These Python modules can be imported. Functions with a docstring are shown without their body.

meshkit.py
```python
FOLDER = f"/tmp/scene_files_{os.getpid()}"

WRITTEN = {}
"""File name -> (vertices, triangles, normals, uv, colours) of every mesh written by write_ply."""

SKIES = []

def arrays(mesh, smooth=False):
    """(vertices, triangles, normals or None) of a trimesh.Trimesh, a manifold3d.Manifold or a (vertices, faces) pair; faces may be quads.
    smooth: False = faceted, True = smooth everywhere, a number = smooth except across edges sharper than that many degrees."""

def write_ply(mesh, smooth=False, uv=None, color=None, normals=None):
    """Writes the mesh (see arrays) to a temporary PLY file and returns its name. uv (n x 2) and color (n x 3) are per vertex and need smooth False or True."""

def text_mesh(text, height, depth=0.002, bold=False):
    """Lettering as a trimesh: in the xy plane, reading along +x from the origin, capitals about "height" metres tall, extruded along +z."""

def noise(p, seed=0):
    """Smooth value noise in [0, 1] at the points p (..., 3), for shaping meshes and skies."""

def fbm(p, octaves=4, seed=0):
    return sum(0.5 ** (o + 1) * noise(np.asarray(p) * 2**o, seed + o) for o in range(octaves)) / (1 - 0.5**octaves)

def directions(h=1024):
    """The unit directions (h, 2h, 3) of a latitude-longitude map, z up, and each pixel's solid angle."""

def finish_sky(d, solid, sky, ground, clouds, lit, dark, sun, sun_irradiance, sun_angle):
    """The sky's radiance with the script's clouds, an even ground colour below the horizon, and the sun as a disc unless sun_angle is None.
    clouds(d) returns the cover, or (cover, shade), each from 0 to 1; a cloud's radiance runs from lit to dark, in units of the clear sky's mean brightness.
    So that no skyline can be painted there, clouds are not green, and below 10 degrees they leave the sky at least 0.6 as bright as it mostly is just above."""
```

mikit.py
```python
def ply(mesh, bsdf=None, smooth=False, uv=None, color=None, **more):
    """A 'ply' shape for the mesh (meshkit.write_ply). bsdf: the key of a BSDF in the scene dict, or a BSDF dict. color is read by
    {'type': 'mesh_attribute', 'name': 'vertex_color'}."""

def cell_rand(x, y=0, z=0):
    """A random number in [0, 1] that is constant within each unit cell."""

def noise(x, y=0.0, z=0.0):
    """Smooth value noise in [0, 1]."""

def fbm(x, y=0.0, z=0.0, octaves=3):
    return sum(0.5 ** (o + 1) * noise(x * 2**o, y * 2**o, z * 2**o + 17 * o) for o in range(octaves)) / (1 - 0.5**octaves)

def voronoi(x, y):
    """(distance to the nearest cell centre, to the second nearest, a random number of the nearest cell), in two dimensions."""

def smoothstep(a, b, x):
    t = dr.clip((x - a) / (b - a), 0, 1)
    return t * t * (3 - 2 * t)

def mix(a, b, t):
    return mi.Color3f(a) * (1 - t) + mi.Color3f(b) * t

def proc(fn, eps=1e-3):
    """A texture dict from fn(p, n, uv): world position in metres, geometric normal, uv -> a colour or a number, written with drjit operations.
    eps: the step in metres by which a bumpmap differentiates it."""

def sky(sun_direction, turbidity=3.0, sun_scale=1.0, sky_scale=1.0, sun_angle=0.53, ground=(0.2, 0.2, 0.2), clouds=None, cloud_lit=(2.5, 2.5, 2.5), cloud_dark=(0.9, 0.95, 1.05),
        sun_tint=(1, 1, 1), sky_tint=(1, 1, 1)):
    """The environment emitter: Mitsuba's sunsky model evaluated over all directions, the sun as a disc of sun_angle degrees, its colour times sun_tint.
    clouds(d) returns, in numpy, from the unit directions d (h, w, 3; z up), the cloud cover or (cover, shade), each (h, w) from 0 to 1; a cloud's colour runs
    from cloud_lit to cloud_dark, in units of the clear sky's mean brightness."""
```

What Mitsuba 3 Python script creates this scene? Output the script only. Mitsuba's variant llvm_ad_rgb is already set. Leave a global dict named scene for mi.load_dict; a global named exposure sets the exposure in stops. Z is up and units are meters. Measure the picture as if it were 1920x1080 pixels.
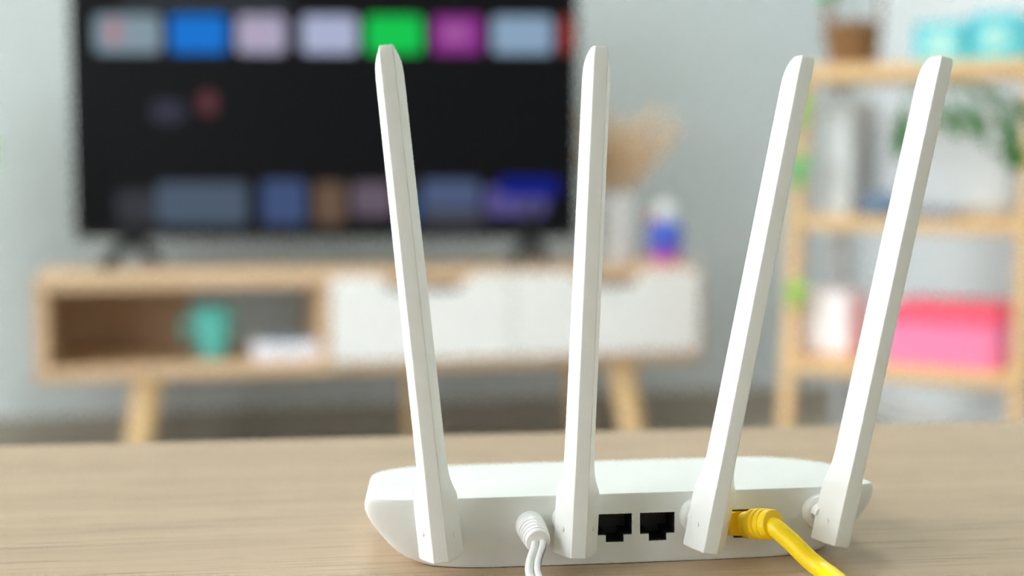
import math, random
import numpy as np, trimesh, manifold3d as m3
import mitsuba as mi, drjit as dr
import mikit, meshkit
from mikit import proc, noise, fbm, smoothstep, mix
from shapely.geometry import Polygon, box as sbox

T = mi.ScalarTransform4f
random.seed(7); rng = np.random.default_rng(7)
scene, labels = {'type': 'scene'}, {}
exposure = 2.22

# ------------------------------------------------------------------ camera
PITCH = math.atan(240 / 2667)
CAM = [0.0, 0.0, 0.754]
scene['camera'] = {
    'type': 'thinlens', 'fov_axis': 'x', 'fov': math.degrees(2 * math.atan(960 / 2667)),
    'aperture_radius': 0.0056, 'focus_distance': 0.533, 'near_clip': 0.02, 'far_clip': 100.0,
    'to_world': T().look_at(origin=CAM, target=[0, math.cos(PITCH), CAM[2] - math.sin(PITCH)], up=[0, 0, 1])}

# ------------------------------------------------------------------ sky (bright overcast daylight through the windows)
scene['sky'] = mikit.sky((-0.6, -0.3, 0.74), turbidity=4.0, sun_scale=0.0, sky_scale=1.0, sun_angle=None,
                         ground=(0.20, 0.25, 0.19), clouds=lambda d: np.ones(d.shape[:2]) * 0.97,
                         cloud_lit=(10.0, 10.3, 10.6), cloud_dark=(8, 8, 8.5))
scene['sky']['sampling_weight'] = 1.0


# ------------------------------------------------------------------ materials
def srgb(r, g, b):
    f = lambda c: c / 12.92 if c <= 0.04045 else ((c + 0.055) / 1.055) ** 2.4
    return [f(c / 255) for c in (r, g, b)]


def mat(name, color, rough=0.5, **kw):
    base = color if isinstance(color, dict) else {'type': 'rgb', 'value': list(color)}
    scene['mat_' + name] = {'type': 'twosided', 'b': {'type': 'principled', 'base_color': base, 'roughness': rough, **kw}}
    return 'mat_' + name


def wood(name, light, dark, yaw, rough=0.45, fine=1.0, **kw):
    c, s = math.cos(yaw), math.sin(yaw)

    def fn(p, n, uv):
        a = (p.x * c + p.y * s) * fine
        b = (-p.x * s + p.y * c) * fine
        z = p.z * fine
        w = fbm(a * 2.2, b * 9, z * 9, 3)
        lines = fbm(a * 7, b * 260 + 6 * w, z * 260 + 6 * w, 3)
        band = fbm(a * 1.5, b * 34 + 9 * w, z * 34 + 9 * w, 3)
        pores = smoothstep(0.64, 0.80, fbm(a * 26, b * 800, z * 800, 2))
        t = dr.clip(0.45 * lines + 0.75 * band - 0.1, 0, 1)
        return mix(light, dark, t) * (1 - 0.22 * pores)
    return mat(name, proc(fn), rough, **kw)


M_WHITE = mat('router_plastic', (0.735, 0.745, 0.715), 0.42, specular=0.4)
M_CORD = mat('cord_plastic', (0.84, 0.84, 0.84), 0.38)
M_GREY = mat('cord_stripe_grey', (0.22, 0.22, 0.25), 0.5)
M_BLACK = mat('port_black', (0.012, 0.012, 0.013), 0.5)
M_GOLD = mat('contact_gold', (0.16, 0.12, 0.05), 0.4, metallic=0.8)
M_YEL = mat('yellow_pvc', srgb(250, 214, 10), 0.36, specular=0.5)
M_YEL2 = mat('yellow_boot', srgb(244, 204, 8), 0.5)
M_DESK = wood('desk_oak', (0.50, 0.362, 0.232), (0.34, 0.238, 0.147), math.radians(7.5), 0.42)
M_CONSOLE = wood('console_oak', (0.66, 0.465, 0.295), (0.53, 0.35, 0.21), math.radians(14), 0.5)
M_LEG = wood('leg_pine', (0.84, 0.60, 0.32), (0.72, 0.48, 0.23), math.radians(104), 0.45)
M_BAMBOO = wood('shelf_bamboo', (0.78, 0.53, 0.27), (0.66, 0.41, 0.18), math.radians(-32), 0.5)
M_WALL = mat('wall_paint', (0.56, 0.60, 0.605), 0.9, specular=0.1)
M_WALL2 = mat('white_wall_paint', (0.76, 0.79, 0.81), 0.9, specular=0.1)
M_CEIL = mat('ceiling_paint', (0.8, 0.8, 0.78), 0.9, specular=0.1)
M_FLOOR = wood('floor_wood', (0.32, 0.285, 0.225), (0.22, 0.195, 0.15), math.radians(14), 0.55)
M_LAQ = mat('white_lacquer', (0.88, 0.88, 0.87), 0.35)
M_TVB = mat('tv_black', (0.010, 0.011, 0.013), 0.5, specular=0.2)
M_SCR = mat('tv_screen', (0.005, 0.005, 0.006), 0.4, specular=0.06)
M_BASE = mat('dark_skirting', (0.30, 0.27, 0.22), 0.6)
M_TRIM = mat('white_trim', (0.75, 0.75, 0.74), 0.5)


# ------------------------------------------------------------------ mesh helpers
def frame(origin, yaw_deg):
    a = math.radians(yaw_deg)
    m = np.eye(4)
    m[:3, 0] = [math.cos(a), math.sin(a), 0]
    m[:3, 1] = [-math.sin(a), math.cos(a), 0]
    m[:3, 3] = origin
    return m


def cat(*ms):
    return trimesh.util.concatenate([m for m in ms])


def tm(man):
    m = man.to_mesh()
    return trimesh.Trimesh(m.vert_properties[:, :3], m.tri_verts, process=False)


def bx(x0, x1, y0, y1, z0, z1, bev=0.0):
    """A box with chamfered edges."""
    if bev <= 0:
        b = trimesh.creation.box((x1 - x0, y1 - y0, z1 - z0))
        b.apply_translation(((x0 + x1) / 2, (y0 + y1) / 2, (z0 + z1) / 2))
        return b
    pts = []
    for sx in (0, 1):
        for sy in (0, 1):
            for sz in (0, 1):
                c = np.array([(x0, x1)[sx], (y0, y1)[sy], (z0, z1)[sz]], float)
                d = np.array([1 - 2 * sx, 1 - 2 * sy, 1 - 2 * sz]) * bev
                for k in range(3):
                    q = c + d
                    q[k] = c[k]
                    pts.append(q)
    return trimesh.convex.convex_hull(np.array(pts))


def rbx(x0, x1, y0, y1, z0, z1, r, seg=12):
    """A box with rounded edges: the hull of eight spheres."""
    s = [m3.Manifold.sphere(r, seg).translate((x, y, z)) for x in (x0 + r, x1 - r) for y in (y0 + r, y1 - r) for z in (z0 + r, z1 - r)]
    return tm(m3.Manifold.batch_hull(s))


def loft(rings, cap=True):
    """Quads between rings (k, n, 3), closed at both ends."""
    R = np.asarray(rings, float)
    k, n = R.shape[:2]
    v = R.reshape(-1, 3)
    f = []
    for i in range(k - 1):
        for j in range(n):
            a, b, c, d = i * n + j, i * n + (j + 1) % n, (i + 1) * n + (j + 1) % n, (i + 1) * n + j
            f += [[a, b, c], [a, c, d]]
    v = list(v)
    if cap:
        for base, flip in ((0, True), ((k - 1) * n, False)):
            c = len(v)
            v.append(R[0 if flip else -1].mean(0))
            for j in range(n):
                a, b = base + j, base + (j + 1) % n
                f.append([b, a, c] if flip else [a, b, c])
    m = trimesh.Trimesh(np.array(v), np.array(f), process=False)
    if m.volume < 0:
        m.invert()
    return m


def lathe(profile, n=40, axis='z', at=(0, 0, 0)):
    """Revolves (radius, height) pairs; ends should have radius 0 or are capped."""
    a = np.arange(n) * 2 * np.pi / n
    m = loft([np.stack([r * np.cos(a), r * np.sin(a), 0 * a + h], 1) for r, h in profile])
    if axis == 'y':
        m.apply_transform(trimesh.transformations.rotation_matrix(math.pi / 2, (1, 0, 0)))   # z -> -y
    m.apply_translation(at)
    return m


def spline(pts, n):
    from scipy.interpolate import CubicSpline
    p = np.asarray(pts, float)
    t = np.concatenate([[0], np.cumsum(np.linalg.norm(np.diff(p, axis=0), axis=1))])
    return CubicSpline(t, p)(np.linspace(0, t[-1], n))


def tube(path, radius, n=14):
    """A tube along the path; radius is a number or one per point."""
    p = np.asarray(path, float)
    r = np.broadcast_to(radius, len(p))
    t = np.gradient(p, axis=0)
    t /= np.linalg.norm(t, axis=1, keepdims=True)
    up = np.array([0, 0, 1.0]) if abs(t[0][2]) < 0.9 else np.array([1.0, 0, 0])
    rings, a = [], np.arange(n) * 2 * np.pi / n
    x = np.cross(up, t[0])
    for i in range(len(p)):
        x = x - t[i] * (x @ t[i])
        x /= np.linalg.norm(x)
        y = np.cross(t[i], x)
        rings.append(p[i] + r[i] * (np.cos(a)[:, None] * x + np.sin(a)[:, None] * y))
    return loft(rings)


def put(name, mesh, material, M=None, parent=None, smooth=30, **kw):
    """Adds one mesh as one entry of the scene; a taken key gets the next number."""
    key = name if parent is None else parent + '__' + name
    if key in scene:
        i = 1
        while f'{key}_{i:03d}' in scene:
            i += 1
        key = f'{key}_{i:03d}'
    mesh = mesh.copy()
    if M is not None:
        mesh.apply_transform(M)
    scene[key] = mikit.ply(mesh, material, smooth=smooth, **kw)
    return key


def tag(key, label, category=None, group=None, kind=None):
    labels[key] = {k: v for k, v in dict(label=label, category=category, group=group, kind=kind).items() if v}
    return key


def struct(name, mesh, material, M=None, parent=None, label=None):
    k = put(name, mesh, material, M, parent, smooth=False)
    if parent is None:
        labels[k] = {'kind': 'structure', **({'label': label} if label else {})}
    return k


MM = np.diag([0.001, 0.001, 0.001, 1.0])

# ------------------------------------------------------------------ the room: back wall along u, corner at u = v = 0
ROOM = frame((1.042, 4.21, 0), 14)
H = 2.8
LU = -3.7
struct('floor', bx(LU - 0.2, 0.2, -6.5, 0.2, -0.1, 0.0), M_FLOOR, ROOM, label='dark brown wooden floor seen dimly under the TV console')
struct('ceiling', bx(LU - 0.2, 0.2, -6.5, 0.2, H, H + 0.1), M_CEIL, ROOM)
struct('wall_back', bx(LU - 0.2, 0.2, 0, 0.15, 0, H), M_WALL, ROOM, label='pale blue grey painted wall behind the television')
struct('wall_right', bx(0, 0.15, -6.5, 0, 0, H), M_WALL2, ROOM, label='white painted wall behind the ladder shelf')
struct('wall_front', bx(LU - 0.2, 0.15, -6.65, -6.5, 0, H), M_CEIL, ROOM)
W0, W1, WB, WT = -4.5, -0.8, 0.10, 2.72
XL, XR = LU - 0.15, LU
struct('wall_left', cat(bx(XL, XR, W1, 0, 0, H), bx(XL, XR, -6.5, W0, 0, H), bx(XL, XR, W0, W1, 0, WB), bx(XL, XR, W0, W1, WT, H)), M_WALL, ROOM)
XL, XR = LU - 0.12, LU - 0.06
struct('window_1', cat(bx(XL, XR, W0, W0 + 0.05, WB, WT), bx(XL, XR, W1 - 0.05, W1, WB, WT), bx(XL, XR, W0, W1, WB, WB + 0.05),
                       bx(XL, XR, W0, W1, WT - 0.05, WT), bx(XL, XR, -2.68, -2.62, WB, WT)), M_TRIM, ROOM)
struct('baseboard_back', bx(LU, 0, -0.015, 0, 0, 0.09), M_BASE, ROOM)
struct('baseboard_right', bx(-0.015, 0, -6.0, -0.015, 0, 0.09), M_TRIM, ROOM)

# ceiling lamp of the sitting area, above and outside the photograph
LAMP = ROOM @ frame((-1.65, -1.25, H), 0)
put('base', lathe([(0.30, 0), (0.30, -0.035), (0.0, -0.035)], 40), M_TRIM, LAMP, 'ceiling_lamp', smooth=40)
put('diffuser', lathe([(0.0, -0.11), (0.20, -0.105), (0.32, -0.085), (0.36, -0.06), (0.36, -0.035), (0.0, -0.035)], 40), M_TRIM, LAMP, 'ceiling_lamp', smooth=40,
    emitter={'type': 'area', 'radiance': {'type': 'rgb', 'value': [5.2, 5.5, 5.5]}, 'sampling_weight': 0.7})
tag('ceiling_lamp', 'round white ceiling lamp above the sitting area, outside the photograph', 'lamp')

# ------------------------------------------------------------------ desk
DESK = frame((0, 0.795, 0), 7.4)
put('top', bx(-1.0, 0.85, -0.76, 0.0, 0.572, 0.600, 0.002), M_DESK, DESK, 'desk', smooth=False)
for x in (-0.94, 0.79):
    for y in (-0.70, -0.06):
        put('leg', bx(x - 0.025, x + 0.025, y - 0.025, y + 0.025, 0, 0.572, 0.003), M_DESK, DESK, 'desk', smooth=False)
tag('desk', 'light oak desk top with fine straight grain under the white router', 'desk')

# ------------------------------------------------------------------ router (local millimetres: u right, v away from the viewer, z up from the desk)
RT = frame((0.03896, 0.53527, 0.600), 7.6) @ MM
CX = 5.6


def outline(hw, v0, v1, bow, n=13):
    """Plan of the router at one height, anticlockwise from above: elliptical corners, the sides drawn in a little towards the front."""
    pts = []
    bx_, by_, fx_, fy_ = 24, 6.5, 27, min(17, 0.32 * (v1 - v0))
    raw = []
    for sx, sy, a0 in ((1, -1, -90), (1, 1, 0), (-1, 1, 90), (-1, -1, 180)):
        rx, ry = (bx_, by_) if sy < 0 else (fx_, fy_)
        cx, cy = sx * (hw - rx), (v0 + ry if sy < 0 else v1 - ry)
        for k in range(n):
            a = math.radians(a0 + 90 * k / (n - 1))
            raw.append((cx + rx * math.cos(a), cy + ry * math.sin(a)))
    raw += [((hw - bx_) * t, v0) for t in np.linspace(-1, 1, 14)[1:-1]]
    for x, y in raw:
        back = max(0, 1 - y / 20) * bow * max(0, 1 - (x / 90) ** 2)
        pts.append((CX + x * (1 - 0.0009 * max(0, y - 6)), y - back))
    return pts


def router_body():
    hws = [(z, h + 0.9, d) for z, h, d in [(0.15, 74.5, 85), (0.4, 76.0, 88), (1.4, 79.2, 92), (3.4, 84.0, 97), (6.2, 88.0, 101), (9.0, 90.8, 103), (12, 93.3, 103), (15, 95.6, 100), (18, 97.6, 95),
           (20.5, 98.9, 88), (22.5, 99.5, 79), (24.2, 99.6, 69), (25.4, 99.4, 61), (26.3, 99.1, 55.5), (26.65, 98.7, 53.0), (26.75, 98.3, 52.2)]]
    rings = []
    for z, hw, vf in hws:
        inset = max(0, 0.5 * (z - 26.2)) + max(0, 0.8 * (0.4 - z))
        rings.append([(x, y, z) for x, y in outline(hw, inset, vf, 2.3 * (1 - z / 27))])
    return loft(rings)


body = m3.Manifold(m3.Mesh(np.array(router_body().vertices, np.float32), np.array(router_body().faces, np.uint32)))


def port_poly(x0):
    return [(x0, 10.9), (x0 + 3.4, 10.9), (x0 + 3.4, 8.1), (x0 + 10.5, 8.1), (x0 + 10.5, 10.9), (x0 + 13.7, 10.9), (x0 + 13.7, 19.1), (x0, 19.1)]


def port_prism(x0, y0, y1, grow=0.0):
    p = Polygon(port_poly(x0)).buffer(grow, join_style=2)
    m = trimesh.creation.extrude_polygon(p, y1 - y0, engine='earcut')
    m.apply_transform(trimesh.transformations.rotation_matrix(math.pi / 2, (1, 0, 0)))
    m.apply_translation((0, y1, 0))
    return m


def to_man(m):
    m = m.copy()
    m.merge_vertices()
    return m3.Manifold(m3.Mesh(np.array(m.vertices, np.float32), np.array(m.faces, np.uint32)))


PORTS = (-6.7, 10.1, 43.7)
for x0 in PORTS:
    body = body - to_man(port_prism(x0, -3, 13))
put('body', tm(body), M_WHITE, RT, 'wifi_router', smooth=24)
for x0 in PORTS:
    shell = tm(to_man(port_prism(x0, -0.5, 12.9, -0.01)) - to_man(port_prism(x0, -2, 12.0, -0.25)))
    p = put('port', shell, M_BLACK, RT, 'wifi_router', smooth=False)
    labels[p] = {'label': 'black network socket opening'}
    put('contacts', cat(*[bx(x0 + 3.0 + 1.1 * k, x0 + 3.4 + 1.1 * k, 6.5, 12, 16.6, 17.0) for k in range(8)]), M_BLACK, RT, p, smooth=False)
for x, y in ((-52, 12), (62, 12), (-52, 78), (62, 78)):
    put('foot', lathe([(4, 0), (4, 0.8), (3, 0.8)], 20, at=(x, y, 0)), M_GREY, RT, 'wifi_router')
tag('wifi_router', 'white wireless router seen from behind with four upright antennas on the desk', 'router')


def antenna(L=188.3):
    prof = [(0.0, 7.9, 4.6, 4.6, 2.6), (0.5, 8.2, 4.95, 4.95, 2.7), (13, 8.25, 5.0, 5.1, 2.7), (22.4, 8.15, 5.0, 5.15, 2.65), (23.8, 7.95, 5.05, 5.2, 2.65), (25.4, 7.3, 5.1, 5.25, 2.6),
            (27.6, 6.6, 5.2, 5.3, 2.6), (30.5, 6.05, 5.35, 5.3, 2.55), (34.5, 5.75, 5.45, 5.35, 2.5), (44, 5.65, 5.5, 5.4, 2.5), (100, 5.45, 5.5, 5.4, 2.5), (172, 5.2, 5.4, 5.3, 2.45)]
    prof += [(L - a, b, c, d, e) for a, b, c, d, e in ((10.5, 5.15, 5.35, 5.3, 2.45), (8, 5.0, 5.3, 5.3, 2.45), (6, 4.75, 5.2, 5.3, 2.45), (4.2, 4.35, 5.0, 5.3, 2.4), (2.7, 3.85, 4.8, 5.25, 2.35), (1.4, 3.25, 4.5, 5.1, 2.3), (0.5, 2.75, 4.2, 4.8, 2.2), (0, 2.45, 3.9, 4.3, 2.05))]
    rings = []
    for h, wb, db, df, wc in prof:
        mx, my = (wb + wc) / 2 + 0.22, (df - db) / 2 + 0.1
        rings.append([(-wb, db, h), (-wb + 0.45, db + 0.4, h), (0, db + 0.7, h), (wb - 0.45, db + 0.4, h), (wb, db, h), (mx, -my, h), (wc + 0.14, -df + 0.14, h), (wc - 0.14, -df - 0.03, h), (0, -df - 0.12, h),
                      (-wc + 0.14, -df - 0.03, h), (-wc - 0.14, -df + 0.14, h), (-mx, -my, h)])
    return loft(rings)


ANT = antenna()
for xb, zb, tilt, twist, off in ((-67.3, 7.1, -5.75, 4.8, 0.0), (-16.6, 6.7, 2.3, 3.3, -1.1), (33.3, 6.8, 10.6, 0.9, -2.9), (83.9, 7.5, 11.4, -3.6, -4.4)):
    t, w = math.radians(tilt), math.radians(twist)
    m = ANT.copy()
    m.apply_transform(trimesh.transformations.rotation_matrix(-w, (0, 0, 1)))
    m.apply_transform(trimesh.transformations.rotation_matrix(t, (0, 1, 0)))
    m.apply_translation((xb, -13.0, zb))
    a = put('antenna', m, M_WHITE, RT, 'wifi_router', smooth=14)
    px = xb + (17.5 - zb) * math.tan(t) + off
    put('hinge', lathe([(6.7, -0.8), (6.8, 1.0), (6.75, 2.6), (6.4, 3.6), (5.6, 4.2), (4.6, 4.4)], 44, 'y', (px, 0, 17.5)), M_WHITE, RT, a, smooth=35)
    hub = m3.Manifold.cylinder(9.6, 4.7, 4.7, 40) - m3.Manifold.cube((12, 12, 6)).translate((-10.5, -11.4, 5.0))
    hub = tm(hub)
    hub.apply_transform(trimesh.transformations.rotation_matrix(math.pi / 2, (1, 0, 0)))
    hub.apply_translation((px, 0, 17.5))
    put('pivot', hub, M_WHITE, RT, a, smooth=30)
    pin = trimesh.creation.cylinder(1.1, 11.55, sections=20)
    pin.apply_transform(trimesh.transformations.rotation_matrix(math.pi / 2, (0, 1, 0)))
    pin.apply_transform(trimesh.transformations.rotation_matrix(-w, (0, 0, 1)))
    pin.apply_translation((xb + (17.0 - zb) * math.tan(t), -13.0, 17.0))
    put('pin', pin, M_WHITE, RT, a, smooth=30)


# ------------------------------------------------------------------ power cord
def aim(mesh, p, q):
    """Moves a mesh along +z to run from p towards q."""
    d = np.asarray(q, float) - p
    mesh.apply_transform(trimesh.geometry.align_vectors((0, 0, 1), d / np.linalg.norm(d)))
    mesh.apply_translation(p)
    return mesh


p0, p1 = np.array([-32.6, 0.4, 16.0]), np.array([-31.4, -15.0, 12.9])
plug = lathe([(5.4, 0), (5.6, 0.8), (5.6, 3.2), (5.55, 6.6), (5.1, 6.8), (5.1, 7.5), (5.5, 7.7), (5.4, 8.7), (4.95, 8.9), (4.95, 9.6), (5.3, 9.8), (5.2, 10.8), (4.75, 11.0), (4.75, 11.7), (5.1, 11.9), (5.0, 12.9), (4.6, 13.1), (4.6, 13.7), (4.85, 13.9), (4.7, 14.9), (4.4, 15.3)], 40)
put('plug', aim(plug, p0, p1), M_CORD, RT, 'power_cord', smooth=35)
TAIL = [(44, -260, 1.7), (50, -400, 1.7), (52, -485, 1.7)]
wire = [(-32.7, -14.0, 12.6), (-33.1, -16.4, 11.5), (-34.4, -19, 9.6), (-35.9, -22.5, 7.0), (-36.4, -26, 4.6), (-35.6, -29.5, 2.6), (-33.5, -33, 1.75), (-30.0, -36.5, 1.7), (-22, -43, 1.7), (-8, -55, 1.7), (12, -90, 1.7), (30, -150, 1.7)] + [(x, y, z) for x, y, z in TAIL]
A = spline(wire, 420)
put('wire', tube(A, 1.5, 16), M_CORD, RT, 'power_cord', smooth=True)
B = spline([(x + 3.0, y - 0.1 + 0.1 * i, z + 0.25 if z > 1.75 else z) for i, (x, y, z) in enumerate(wire[:6])] + [(-31.4, -31.2, 1.9), (-28.2, -34.4, 1.7), (-20, -41, 1.7), (-6, -53, 1.7), (14.5, -88.5, 1.7), (33, -149, 1.7)] + [(x + 3, y, z) for x, y, z in TAIL], 420)
w2 = put('wire', tube(B, 1.35, 16), M_CORD, RT, 'power_cord', smooth=True)
st = put('stripe', tube(B[1:30] + np.array([1.0, -0.75, 0.1]), 0.42, 8), M_GREY, RT, w2, smooth=True)
labels[st] = {'label': 'grey stripe along the wire'}
tag('power_cord', 'white twin-wire power lead plugged into the router back, left of the sockets', 'power cord')

# ------------------------------------------------------------------ yellow network cable
boot0, boot1 = np.array([50.2, -4.6, 14.6]), np.array([57.4, -18.2, 17.6])
k = 'network_cable'
plugbox = cat(bx(44.6, 56.4, -4.5, 3.0, 9.9, 18.7, 0.5))
put('plug', bx(44.9, 56.2, -3.2, 9.0, 11.2, 18.4, 0.4), M_YEL2, RT, k, smooth=False)
ax = (boot1 - boot0) / np.linalg.norm(boot1 - boot0)


def boot():
    """Square shoulder at the socket that turns into a ribbed round collar."""
    rings, n = [], 40
    a = np.arange(n) * 2 * np.pi / n
    x = np.cross((0, 0, 1.0), ax); x /= np.linalg.norm(x); x = -x
    y = np.cross(ax, x); y = y if y[2] > 0 else -y
    Lb = np.linalg.norm(boot1 - boot0)
    spec = [(-4.2, 5.6, 4.4, 5), (-4.0, 5.9, 4.7, 5), (0.5, 6.0, 4.8, 4), (2.5, 5.6, 4.9, 3.2), (4.0, 5.1, 5.0, 2.4), (4.8, 5.0, 5.0, 2), (5.0, 5.7, 5.7, 2), (7.0, 5.85, 5.85, 2), (7.3, 5.4, 5.4, 2), (7.7, 5.4, 5.4, 2), (8.0, 5.95, 5.95, 2), (9.6, 5.95, 5.95, 2), (9.9, 5.5, 5.5, 2), (10.3, 5.5, 5.5, 2), (10.6, 5.9, 5.9, 2),
            (12.2, 5.85, 5.85, 2), (12.5, 5.45, 5.45, 2), (12.9, 5.45, 5.45, 2), (13.2, 5.75, 5.75, 2), (Lb - 0.5, 5.6, 5.6, 2), (Lb, 5.2, 5.2, 2)]
    for s, rx, ry, e in spec:
        c, sn = np.cos(a), np.sin(a)
        q = (np.abs(c) ** e + np.abs(sn) ** e) ** (-1 / e)
        mid = boot0 + ax * s
        fx, fy = (x, y) if s > 2 else (np.array([1.0, 0, 0]), np.array([0, 0, 1.0]))
        rings.append(mid + (rx * q * c)[:, None] * fx + (ry * q * sn)[:, None] * fy)
    return loft(rings)


put('boot', boot(), M_YEL2, RT, k, smooth=35)
cable = [tuple(boot1 - ax * 3 + np.array([0.2, 0, -1.0])), (58.0, -19.2, 16.2), (60.0, -21.2, 14.6), (63.0, -24.3, 11.8), (66.9, -28.5, 7.6), (69.6, -31.6, 5.2), (71.2, -35, 4.0), (72.0, -39, 3.6), (72.0, -50, 3.6), (76, -80, 3.6), (95, -130, 3.6), (130, -190, 3.6), (168, -320, 3.6), (180, -400, 3.6), (184, -485, 3.6)]
put('cable', tube(spline(cable, 420), 3.6, 28), M_YEL, RT, k, smooth=True)
tag(k, 'yellow network cable with ribbed boot plugged into the right socket of the router', 'network cable')

# ------------------------------------------------------------------ TV console
CON = frame((-0.334, 3.3, 0), 14)
c = 'tv_console'
put('top_board', bx(-0.745, 0.83, 0, 0.40, 0.462, 0.492, 0.003), M_CONSOLE, CON, c, smooth=False)
put('bottom_board', bx(-0.745, 0.83, 0, 0.40, 0.258, 0.288, 0.003), M_CONSOLE, CON, c, smooth=False)
for x0, x1 in ((-0.745, -0.715), (-0.112, -0.090), (0.808, 0.83)):
    put('side_panel', bx(x0, x1, 0.002, 0.40, 0.288, 0.462), M_CONSOLE, CON, c, smooth=False)
put('back_panel', bx(-0.715, -0.40, 0.385, 0.397, 0.288, 0.462), M_CONSOLE, CON, c, smooth=False)
put('back_panel', bx(-0.090, 0.808, 0.385, 0.397, 0.288, 0.462), M_CONSOLE, CON, c, smooth=False)


def drawer_front(x0, x1, z0, z1, s0, s1, dip):
    n, top = 16, []
    for i in range(n + 1):
        t = i / n
        x = s1 + (s0 - s1) * t
        edge = min(t, 1 - t) * (s1 - s0)
        top.append((x, z1 - dip * float(np.clip(edge / 0.035, 0, 1) ** 2 * (3 - 2 * np.clip(edge / 0.035, 0, 1)))))
    poly = Polygon([(x0, z0), (x1, z0), (x1, z1)] + top + [(x0, z1)])
    m = trimesh.creation.extrude_polygon(poly, 0.02, engine='earcut')
    m.apply_transform(trimesh.transformations.rotation_matrix(math.pi / 2, (1, 0, 0)))
    m.apply_translation((0, 0.012, 0))
    return m


for x0, x1, s0, s1 in ((-0.088, 0.343, 0.02, 0.25), (0.347, 0.818, 0.485, 0.68)):
    d = put('drawer', drawer_front(x0, x1, 0.286, 0.484, s0, s1, 0.036), M_LAQ, CON, c, smooth=False)
    labels[d] = {'label': 'white drawer front with a scooped finger grip'}
    put('box', bx(x0 + 0.02, x1 - 0.02, 0.014, 0.36, 0.292, 0.42), M_CONSOLE, CON, d, smooth=False)


def taper_leg(xt, yt, xb, yb, zt, rt, rb):
    return tube([(xt + (xb - xt) * t, yt + (yb - yt) * t, zt * (1 - t)) for t in np.linspace(0, 1, 5)], np.linspace(rt, rb, 5), 20)


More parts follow.
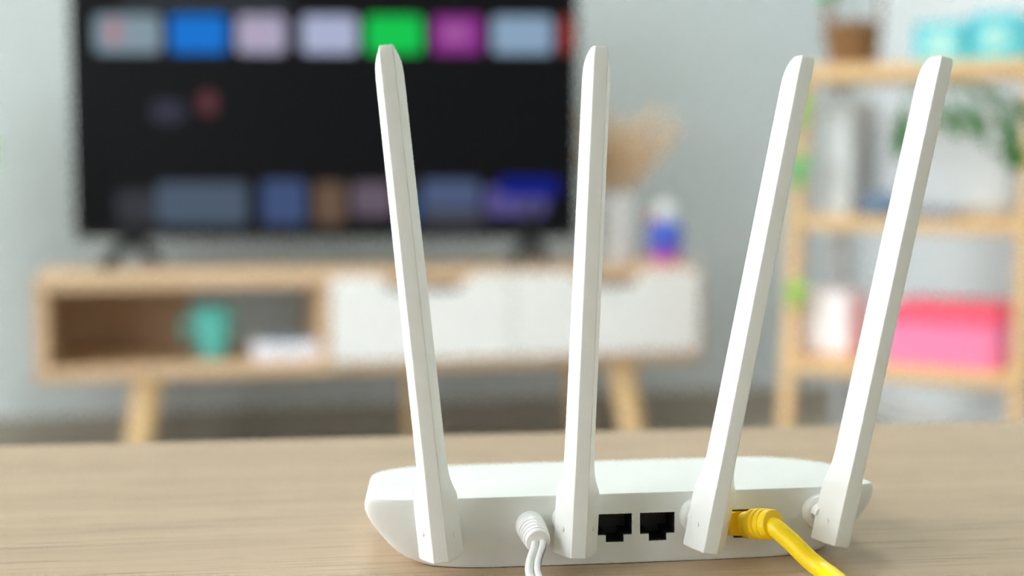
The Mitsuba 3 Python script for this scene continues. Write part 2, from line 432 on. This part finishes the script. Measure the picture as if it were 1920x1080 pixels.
for xt, yt, xb, yb in ((-0.500, 0.06, -0.545, 0.03), (-0.50, 0.34, -0.545, 0.37), (0.638, 0.06, 0.675, 0.03), (0.60, 0.34, 0.63, 0.37)):
    put('leg', taper_leg(xt, yt, xb, yb, 0.258, 0.036, 0.027), M_LEG, CON, c, smooth=40)
put('leg', taper_leg(0.137, 0.25, 0.146, 0.25, 0.258, 0.016, 0.013), M_LEG, CON, c, smooth=40)
tag(c, 'long oak TV console with open left bay, white drawers and tapered legs', 'TV stand')

# ------------------------------------------------------------------ television
TV = frame((-0.45, 3.42, 0), 2)
K = 2.0 ** -exposure


def glow(rgb, gain=1.0):
    return {'type': 'area', 'radiance': {'type': 'rgb', 'value': [x * K * gain for x in srgb(*rgb)]}, 'sampling_weight': 0.002}


put('housing', cat(bx(-0.596, 0.608, 0, 0.035, 0.566, 1.262, 0.004), bx(-0.35, 0.37, 0.034, 0.075, 0.62, 0.98, 0.012)), M_TVB, TV, 'television', smooth=False)
scr = put('screen', bx(-0.587, 0.599, -0.0015, 0.002, 0.580, 1.254), M_SCR, TV, 'television', smooth=False)


def tile(name, x0, x1, z0, z1, rgb, r=0.012, lift=0.0):
    m = trimesh.creation.extrude_polygon(sbox(x0 + r, z0 + r, x1 - r, z1 - r).buffer(r, quad_segs=3), 0.0006, engine='earcut')
    m.apply_transform(trimesh.transformations.rotation_matrix(math.pi / 2, (1, 0, 0)))
    m.apply_translation((0, -0.0016 - lift, 0))
    return put(name, m, M_SCR, TV, scr, smooth=False, emitter=glow(rgb))


APPS = [(-0.540, -0.378, (128, 148, 160)), (-0.364, -0.222, (0, 112, 205)), (-0.206, -0.084, (168, 164, 190)), (-0.053, 0.085, (168, 176, 205)), (0.099, 0.240, (0, 196, 76)), (0.256, 0.382, (136, 42, 136)), (0.399, 0.550, (136, 162, 188)), (0.562, 0.598, (150, 52, 46))]
for x0, x1, col in APPS:
    tile('app_tile', x0 + 0.004, x1 - 0.004, 1.007, 1.095, col)
tile('app_mark', -0.505, -0.475, 1.03, 1.08, (176, 120, 128), 0.008, 0.0008)
tile('app_mark', 0.285, 0.345, 1.03, 1.078, (158, 84, 156), 0.01, 0.0008)
tile('app_mark', -0.185, -0.115, 1.035, 1.072, (176, 160, 186), 0.01, 0.0008)
tile('headline', -0.47, -0.08, 1.118, 1.133, (66, 74, 80), 0.006)
tile('caption', -0.408, -0.330, 0.842, 0.895, (48, 46, 66), 0.02)
tile('caption', -0.296, -0.252, 0.862, 0.917, (92, 46, 54), 0.02)
for x0, x1, z0, z1, col in ((-0.40, -0.185, 0.600, 0.700, (72, 86, 104)), (-0.495, -0.405, 0.60, 0.68, (52, 52, 60)), (-0.150, -0.045, 0.600, 0.706, (58, 76, 116)), (-0.025, 0.050, 0.600, 0.700, (100, 78, 62)), (0.066, 0.165, 0.62, 0.70, (96, 84, 98)),
                            (0.18, 0.228, 0.605, 0.665, (0, 66, 114)), (0.232, 0.372, 0.64, 0.706, (72, 86, 120)), (0.385, 0.535, 0.62, 0.690, (82, 76, 132)), (0.42, 0.562, 0.665, 0.712, (0, 20, 122)), (0.232, 0.38, 0.600, 0.638, (68, 70, 80))):
    tile('thumbnail', x0, x1, z0, z1, col, 0.014, 0.0004 if col == (0, 20, 122) else 0)
for sx, d in ((-0.463, 1), (0.497, 1)):
    arm = tube([(sx, 0.022, 0.65), (sx, 0.02, 0.56)], [0.027, 0.024], 12)
    f1 = tube([(sx, 0.02, 0.572), (sx - 0.045, -0.075 if sx < 0 else -0.02, 0.506)], [0.019, 0.014], 10)
    f2 = tube([(sx, 0.02, 0.572), (sx + 0.035, 0.12, 0.506)], [0.019, 0.014], 10)
    put('foot', cat(arm, f1, f2), M_TVB, TV, 'television', smooth=40)
tag('television', 'large black flat screen television showing a row of coloured app tiles', 'television')

# ------------------------------------------------------------------ things in and on the console
M_TEAL = mat('teal_glaze', srgb(98, 204, 196), 0.3)
mug = lathe([(0.022, 0), (0.026, 0.002), (0.030, 0.012), (0.036, 0.035), (0.044, 0.075), (0.0475, 0.115), (0.048, 0.118), (0.046, 0.119), (0.044, 0.115), (0.040, 0.075), (0.032, 0.035), (0.024, 0.014), (0.0, 0.012)], 40)
MUG = CON @ frame((-0.350, 0.13, 0.288), 0)
put('cup', mug, M_TEAL, MUG, 'mug', smooth=40)
put('handle', tube(spline([(-0.042, 0, 0.095), (-0.066, 0, 0.092), (-0.072, 0, 0.065), (-0.058, 0, 0.042), (-0.036, 0, 0.04)], 20), 0.0055, 10), M_TEAL, MUG, 'mug', smooth=True)
tag('mug', 'turquoise tapered mug standing in the open bay of the console', 'mug')

M_PAPER = mat('white_card', (0.80, 0.80, 0.86), 0.6)
M_BLUE = mat('pale_blue_print', srgb(150, 180, 215), 0.6)
WB_ = CON @ frame((-0.183, 0.09, 0.288), 4)
put('carton', rbx(-0.078, 0.078, -0.07, 0.07, 0, 0.040, 0.006, 8), M_PAPER, WB_, 'tissue_pack', smooth=40)
put('label', bx(-0.05, 0.06, -0.05, 0.05, 0.0395, 0.0408), M_BLUE, WB_, 'tissue_pack', smooth=False)
tag('tissue_pack', 'flat white packet with pale blue top lying beside the mug in the console', 'packet')

M_VASE = mat('white_ceramic', (0.80, 0.81, 0.83), 0.4)
VASE = CON @ frame((0.672, 0.20, 0.492), 0)
put('vase', lathe([(0.030, 0), (0.036, 0.003), (0.040, 0.03), (0.0415, 0.09), (0.040, 0.145), (0.037, 0.172), (0.036, 0.180), (0.0335, 0.180), (0.034, 0.168), (0.036, 0.09), (0.034, 0.02), (0, 0.012)], 40), M_VASE, VASE, smooth=40)
tag('vase', 'slim white ceramic vase on the right end of the TV console', 'vase')
M_PAMP = mat('dried_plume', (0.95, 0.83, 0.66), 0.9, specular=0.0)
M_PAMP2 = mat('dried_stem', srgb(215, 175, 120), 0.8)
PL = [(-0.115, -0.01, 0.315), (-0.085, 0.03, 0.375), (-0.05, -0.02, 0.345), (-0.02, 0.02, 0.385), (0.01, -0.02, 0.36), (0.04, 0.02, 0.345), (0.075, -0.01, 0.37), (0.11, 0.02, 0.385), (0.145, 0.0, 0.36),
      (0.03, -0.03, 0.30), (-0.03, 0.03, 0.30), (0.075, 0.01, 0.305), (-0.06, 0.0, 0.295), (0.0, 0.0, 0.325), (0.05, 0.03, 0.28), (0.165, 0.02, 0.335)]


def plume(path):
    """A drooping fluffy seed head: many fine hairs around the stem's upper half."""
    v, f = [], []
    d = path[-1] - path[-4]
    d = d / np.linalg.norm(d)
    for i in range(520):
        t = rng.uniform(0.50, 1.0)
        c0 = path[int(t * (len(path) - 1))]
        side = rng.normal(size=3)
        side -= d * (side @ d)
        side /= np.linalg.norm(side)
        w = math.sin(math.pi * min(1, (t - 0.45) / 0.60)) ** 0.6
        tip = c0 + side * 0.026 * w * rng.uniform(0.4, 1.15) + d * rng.uniform(0.012, 0.04)
        o = np.cross(side, d) * 0.0019
        k0 = len(v)
        v += [c0 - o, c0 + o, tip]
        f.append([k0, k0 + 1, k0 + 2])
    return trimesh.Trimesh(np.array(v), np.array(f), process=False)


for x, y, z in [(1.08 * x - 0.008, y, 1.02 * z) for x, y, z in PL]:
    pth = spline([(x * 0.1, y * 0.1, 0.02), (x * 0.12, y * 0.3, 0.15), (x * 0.42, y * 0.6, z * 0.66), (x, y, z)], 24)
    s = put('stem', tube(pth, 0.0022, 6), M_PAMP2, VASE, 'dried_grass', smooth=True)
    put('plume', plume(pth), M_PAMP, VASE, s, smooth=False)
tag('dried_grass', 'bunch of beige dried pampas grass in the slim white vase', 'dried flowers')

M_GLOBE = mat('clear_white_dome', (0.74, 0.78, 0.80), 0.15)
M_COBALT = mat('cobalt_plastic', srgb(62, 96, 205), 0.4)
M_PURPLE = mat('purple_plastic', srgb(120, 70, 190), 0.4)
M_PINK = mat('rose_plastic', srgb(205, 90, 150), 0.4)
M_RED = mat('red_plastic', srgb(190, 90, 80), 0.5)
TOY = CON @ frame((0.785, 0.15, 0.492), 0)
put('base', lathe([(0.040, 0), (0.041, 0.004), (0.040, 0.016), (0.038, 0.018)], 36), M_PINK, TOY, 'toy_figure', smooth=40)
put('skirt', lathe([(0.037, 0.017), (0.040, 0.022), (0.041, 0.040), (0.040, 0.044)], 36), M_PURPLE, TOY, 'toy_figure', smooth=40)
put('body', lathe([(0.040, 0.043), (0.042, 0.05), (0.0435, 0.085), (0.038, 0.098), (0.028, 0.105)], 36), M_COBALT, TOY, 'toy_figure', smooth=40)
put('dome', lathe([(0.0, 0.092), (0.020, 0.098), (0.028, 0.110), (0.031, 0.126), (0.028, 0.142), (0.018, 0.153), (0.0, 0.157)], 32), M_GLOBE, TOY, 'toy_figure', smooth=40)
put('arm', rbx(-0.048, -0.034, -0.008, 0.008, 0.098, 0.132, 0.006, 8), M_RED, TOY, 'toy_figure', smooth=40)
tag('toy_figure', 'small blue and purple toy with a white round top beside the vase', 'toy')

# ------------------------------------------------------------------ ladder shelf in the corner
SH = frame((0.92 * 0.7113, 0.92 * 3.45, 0.08 * 0.754), -32) @ np.diag([0.92, 0.92, 0.92, 1])
ZF = -0.08 * 0.754 / 0.92      # the floor in the shelf's own units
s = 'ladder_shelf'
M_GREYPAINT = mat('grey_paint', (0.42, 0.44, 0.44), 0.6)
FL = [(-0.085, 0.0), (0.062, 1.20)]      # v of the front leg at floor and at the top


def fv(z):
    return -0.085 + 0.105 * z


for x in (-0.012, 0.522):
    put('front_leg', loft([[(x - 0.016, fv(z) - 0.014, z), (x + 0.016, fv(z) - 0.014, z), (x + 0.016, fv(z) + 0.016, z), (x - 0.016, fv(z) + 0.016, z)] for z in (ZF, 0.98)]), M_BAMBOO, SH, s, smooth=False)
    put('rear_leg', loft([[(x - 0.016, 0.31 - 0.07 * z, z), (x + 0.016, 0.31 - 0.07 * z, z), (x + 0.016, 0.34 - 0.07 * z, z), (x - 0.016, 0.34 - 0.07 * z, z)] for z in (ZF, 0.98)]), M_GREYPAINT, SH, s, smooth=False)
for z0, z1 in ((0.245, 0.278), (0.588, 0.618), (0.942, 0.980)):
    put('shelf_board', bx(-0.028 if z1 < 0.9 else -0.03, 0.538, fv(z1) - 0.02, 0.345 - 0.07 * z1, z0, z1, 0.003), M_BAMBOO, SH, s, smooth=False)
tag(s, 'three-tier golden bamboo ladder shelf in the corner right of the console', 'shelf')

# bottom tier
M_PINKBOX = mat('pink_card', srgb(250, 130, 175), 0.5)
M_REDLID = mat('red_lid', srgb(250, 82, 112), 0.45)
PB = SH @ frame((0.332, 0.10, 0.278), 0)
put('carton', bx(-0.125, 0.130, -0.12, 0.13, 0, 0.112, 0.004), M_PINKBOX, PB, 'pink_box', smooth=False)
put('lid', bx(-0.128, 0.133, -0.123, 0.133, 0.098, 0.140, 0.004), M_REDLID, PB, 'pink_box', smooth=False)
tag('pink_box', 'pink box with a red lid on the bottom tier of the bamboo shelf', 'box')
M_BLUSH = mat('blush_white', (0.95, 0.91, 0.93), 0.5)
put('canister', rbx(-0.045, 0.118, 0.0, 0.14, 0.278, 0.435, 0.022, 16), M_BLUSH, SH, smooth=45)
tag('canister', 'rounded white blush canister beside the pink box on the bottom tier', 'canister')

# middle tier
M_OFF = mat('white_file', (0.62, 0.65, 0.68), 0.6)
M_SLATE = mat('slate_cloth', srgb(100, 122, 150), 0.8)
put('file_box', bx(0.018, 0.092, 0.05, 0.27, 0.618, 0.895, 0.004), M_OFF, SH, smooth=False)
tag('file_box', 'tall white file box at the left of the middle shelf', 'file box')
put('storage_bin', rbx(0.135, 0.452, 0.13, 0.29, 0.618, 0.865, 0.04, 16), M_OFF, SH, smooth=45)
tag('storage_bin', 'large white rounded storage bin on the middle shelf behind the leaves', 'storage bin')
pouch = trimesh.creation.icosphere(3)
pv = pouch.vertices * [0.052, 0.035, 0.036]
pv[:, 2] = np.maximum(pv[:, 2], -0.022)
pv += 0.008 * (meshkit.noise(pv * 40 + 5)[:, None] - 0.5) * pouch.vertices * [1, 1, 0.6]
pv[:, 2] -= pv[:, 2].min()
put('pouch', trimesh.Trimesh(pv, pouch.faces, process=False), M_SLATE, SH @ frame((0.165, 0.07, 0.618), 10), smooth=True)
tag('pouch', 'small slate blue cloth pouch on the middle shelf by the white file box', 'pouch')
put('notebook', bx(0.245, 0.34, 0.02, 0.11, 0.618, 0.632, 0.002), M_SLATE, SH, smooth=False)
tag('notebook', 'thin slate blue notebook lying at the front of the middle shelf', 'notebook')

# top tier
M_WICK = proc(lambda p, n, uv: mix(srgb(150, 108, 66), srgb(98, 66, 38), fbm(p.x * 180, p.y * 180, p.z * 260, 2)))
M_WICKER = mat('wicker', M_WICK, 0.8)
BK = SH @ frame((0.070, 0.12, 0.980), 0)


def basket():
    n, rings = 40, []
    a = np.arange(n) * 2 * np.pi / n
    for i, (r, h) in enumerate([(0.052, 0), (0.056, 0.004), (0.060, 0.024), (0.062, 0.048), (0.064, 0.072), (0.065, 0.098), (0.067, 0.103), (0.065, 0.108), (0.061, 0.105), (0.058, 0.06), (0.054, 0.012), (0.0, 0.010)]):
        rr = r + 0.0016 * np.sin(a * 20 + (i % 2) * math.pi) * (r > 0)
        rings.append(np.stack([rr * np.cos(a), rr * np.sin(a), 0 * a + h], 1))
    return loft(rings)


put('bowl', basket(), M_WICKER, BK, 'wicker_basket', smooth=40)
put('handle', tube(spline([(-0.062, 0, 0.05), (-0.066, 0, 0.11), (-0.060, 0, 0.16), (-0.03, 0, 0.205), (0.02, 0, 0.22), (0.055, 0, 0.19), (0.064, 0, 0.12), (0.063, 0, 0.06)], 40), np.linspace(0.010, 0.005, 40), 10), M_WICKER, BK, 'wicker_basket', smooth=True)
tag('wicker_basket', 'round brown wicker basket with hoop handle on the top shelf', 'basket')
M_AQUA = mat('aqua_card', srgb(84, 196, 208), 0.5)
M_AQUA2 = mat('pale_aqua', srgb(170, 222, 216), 0.5)
A1 = SH @ frame((0.303, 0.13, 0.980), 0)
put('carton', bx(-0.06, 0.058, -0.10, 0.10, 0, 0.090, 0.003), M_AQUA, A1, 'aqua_box', smooth=False)
put('label', bx(-0.030, 0.034, -0.1012, -0.099, 0.012, 0.070), M_AQUA2, A1, 'aqua_box', smooth=False)
tag('aqua_box', 'aqua box with a square pale label on the top shelf', 'box')
A2 = SH @ frame((0.424, 0.13, 0.980), 0)
put('carton', bx(-0.055, 0.058, -0.10, 0.10, 0, 0.094, 0.003), M_AQUA, A2, 'aqua_box_001', smooth=False)
put('lid', loft([[(-0.058, -0.103, 0.092), (0.061, -0.103, 0.092), (0.061, 0.103, 0.092), (-0.058, 0.103, 0.092)], [(-0.045, -0.09, 0.106), (0.045, -0.09, 0.106), (0.045, 0.09, 0.106), (-0.045, 0.09, 0.106)]]), M_AQUA, A2, 'aqua_box_001', smooth=False)
put('label', lathe([(0.03, 0), (0.03, 0.0015), (0.029, 0.002)], 28, 'y', (0.004, -0.1, 0.05)), M_AQUA2, A2, 'aqua_box_001', smooth=False)
tag('aqua_box_001', 'aqua box with a round pale label at the right end of the top shelf', 'box')


# ------------------------------------------------------------------ leaves
def leafmat(name, col, trans):
    scene['mat_' + name] = {'type': 'principledthin', 'base_color': {'type': 'rgb', 'value': col}, 'roughness': 0.5, 'diff_trans': trans}
    return 'mat_' + name


M_LEAF = leafmat('green_leaf', srgb(34, 124, 36), 0.6)
M_LIME = leafmat('lime_leaf', srgb(158, 214, 84), 0.7)
M_MINT = leafmat('mint_leaf', srgb(78, 200, 110), 0.7)
M_STEM = mat('green_stem', srgb(70, 116, 40), 0.6)


def leaf(base, tip, width, normal, curl=0.12, skew=0.8):
    """A pointed leaf from base to tip, folded along its midrib and bent, with real thickness left out as leaves are sheets."""
    base, tip = np.array(base, float), np.array(tip, float)
    d = tip - base
    L = np.linalg.norm(d)
    d /= L
    nrm = np.array(normal, float)
    nrm -= d * (nrm @ d)
    nrm /= np.linalg.norm(nrm)
    sd = np.cross(d, nrm)
    v, f, n = [], [], 9
    for i in range(n):
        t = i / (n - 1)
        w = width * 0.5 * (math.sin(math.pi * t ** skew) ** 0.8 if 0 < t < 1 else 0.02)
        mid = base + d * L * t - nrm * curl * L * (t - 0.5) ** 2 * 2
        v += [mid - sd * w + nrm * w * 0.3, mid, mid + sd * w + nrm * w * 0.3]
    for i in range(n - 1):
        a = 3 * i
        for k in (0, 1):
            f += [[a + k, a + k + 1, a + 4 + k], [a + k, a + 4 + k, a + 3 + k]]
    return trimesh.Trimesh(np.array(v), np.array(f), process=False)


TOCAM = np.array([-0.3, -0.9, 0.2])
for q in ((-0.03, -0.05), (0.012, -0.045), (-0.01, -0.02)):
    put('leaf', leaf((-0.055, 0, 0.165), (-0.055 + q[0] - 0.01, -0.02, 0.165 - q[1] * 0.5), 0.022, (0, -1, 0.3)), M_MINT, BK, 'wicker_basket', smooth=True)
# arching houseplant whose pot stands on the floor right of the frame
g = 'potted_plant'
POT = (1.26, 2.95)
PM = np.diag([0.9, 0.9, 0.9, 1.0])
PM[2, 3] = 0.1 * 0.754
PF = -0.1 * 0.754 / 0.9
M_POT = mat('charcoal_pot', (0.05, 0.055, 0.06), 0.6)
M_SOIL = mat('soil', (0.05, 0.035, 0.02), 0.95)
put('pot', lathe([(0.075, PF), (0.08, PF + 0.004), (0.105, 0.24), (0.112, 0.25), (0.112, 0.27), (0.104, 0.27), (0.100, 0.235), (0.0, 0.23)], 40, at=(POT[0], POT[1], 0)), M_POT, PM, g, smooth=40)
STEMS = [[(1.25, 2.95, 0.22), (1.235, 2.93, 0.55), (1.17, 2.91, 0.76), (1.10, 2.905, 0.826), (1.036, 2.90, 0.862), (0.97, 2.90, 0.890), (0.905, 2.90, 0.905), (0.845, 2.895, 0.903), (0.795, 2.89, 0.882)],
         [(1.27, 2.96, 0.22), (1.25, 2.98, 0.50), (1.17, 3.0, 0.70), (1.08, 3.0, 0.765), (1.00, 3.0, 0.775)],
         [(1.29, 2.95, 0.22), (1.33, 2.93, 0.55), (1.40, 2.9, 0.85)], [(1.26, 2.93, 0.22), (1.27, 2.80, 0.55), (1.33, 2.7, 0.80)]]
for i, st_ in enumerate(STEMS):
    put('stem', tube(spline(st_, 40), 0.0055, 8), M_STEM, PM, g, smooth=True)
LEAVES = [((0.797, 2.89, 0.884), (0.783, 2.89, 0.752), 0.036), ((0.845, 2.9, 0.903), (0.853, 2.89, 0.80), 0.026), ((0.872, 2.9, 0.904), (0.905, 2.89, 0.793), 0.031), ((0.908, 2.9, 0.905), (0.957, 2.89, 0.783), 0.033),
          ((0.962, 2.9, 0.892), (1.026, 2.885, 0.758), 0.036), ((1.04, 2.9, 0.861), (1.095, 2.9, 0.76), 0.036), ((0.99, 2.9, 0.882), (1.06, 2.93, 0.842), 0.033), ((0.92, 2.9, 0.905), (1.0, 2.94, 0.872), 0.031),
          ((1.02, 3.0, 0.775), (1.06, 2.97, 0.735), 0.024), ((1.09, 3.0, 0.765), (1.03, 2.97, 0.740), 0.036), ((1.17, 2.91, 0.76), (1.12, 2.88, 0.68), 0.03), ((1.40, 2.9, 0.85), (1.46, 2.88, 0.80), 0.04),
          ((1.38, 2.91, 0.80), (1.30, 2.88, 0.84), 0.04), ((1.33, 2.7, 0.80), (1.38, 2.66, 0.88), 0.04)]
for b_, t_, w_ in LEAVES:
    put('leaf', leaf(b_, t_, w_, TOCAM + rng.normal(0, 0.2, 3), skew=1.7), M_LEAF, PM, g, smooth=True)
put('soil', lathe([(0.0, 0.228), (0.1, 0.23), (0.1, 0.236), (0.0, 0.24)], 30, at=(POT[0], POT[1], 0)), M_SOIL, PM, g, smooth=False)
tag(g, 'green houseplant with an arching stem of hanging leaves in front of the shelf', 'plant')

# leaf garland down the left front post of the shelf
g = 'leaf_garland'
gp = [(-0.008 + 0.03 * (0.9 - z), fv(z) - 0.028, z) for z in (0.985, 0.9, 0.8, 0.7, 0.6, 0.5, 0.40)]
put('string', tube(spline(gp, 40), 0.0018, 6), M_STEM, SH, g, smooth=True)
for z, n_, m_ in ((0.905, 3, M_LIME), (0.87, 2, M_LIME), (0.76, 3, M_MINT), (0.725, 2, M_MINT), (0.46, 3, M_LIME), (0.435, 2, M_LIME)):
    for i in range(n_):
        a = -0.5 + i * 0.8 + rng.uniform(-0.3, 0.3)
        b_ = np.array([-0.008 + 0.03 * (0.9 - z), fv(z) - 0.030, z])
        t_ = b_ + np.array([0.034 * math.sin(a), -0.008, -0.036 * math.cos(a)])
        put('leaf', leaf(b_, t_, 0.028, (0, -1, 0.2)), m_, SH, g, smooth=True)
tag(g, 'thin garland of lime and green leaves down the left front post of the shelf', 'garland')

# tall plant at the left edge of the photograph, mostly outside it
g = 'floor_plant'
FP = (-1.31, 2.85)
put('pot', lathe([(0.10, 0), (0.11, 0.004), (0.14, 0.28), (0.148, 0.30), (0.138, 0.30), (0.13, 0.27), (0.0, 0.26)], 40, at=(FP[0], FP[1], 0)), M_VASE, None, g, smooth=40)
for i in range(7):
    a = i * 2 * math.pi / 7 + 0.15
    rr, hh = 0.22 + 0.08 * (i % 2), 0.80 + 0.09 * (i % 3)
    tip = np.array([FP[0] + rr * math.cos(a), FP[1] + rr * math.sin(a), hh])
    pth = spline([(FP[0], FP[1], 0.25), (FP[0] + 0.3 * rr * math.cos(a), FP[1] + 0.3 * rr * math.sin(a), 0.6 * hh + 0.1), tuple(tip)], 20)
    put('stem', tube(pth, 0.005, 8), M_STEM, None, g, smooth=True)
    for k, q in ((11, 0.8), (14, 0.9), (17, 1.0), (19, 1.1)):
        b_ = pth[k]
        t_ = b_ + 0.13 * np.array([math.cos(a + (k - 15) * 0.35), math.sin(a + (k - 15) * 0.35), -0.25 + 0.1 * (k % 3)])
        put('leaf', leaf(b_, t_, 0.055, (0.1, -0.3, 0.9)), M_LIME, None, g, smooth=True)
tag(g, 'yellow-green leafy plant whose leaf tips reach in at the left edge', 'plant')
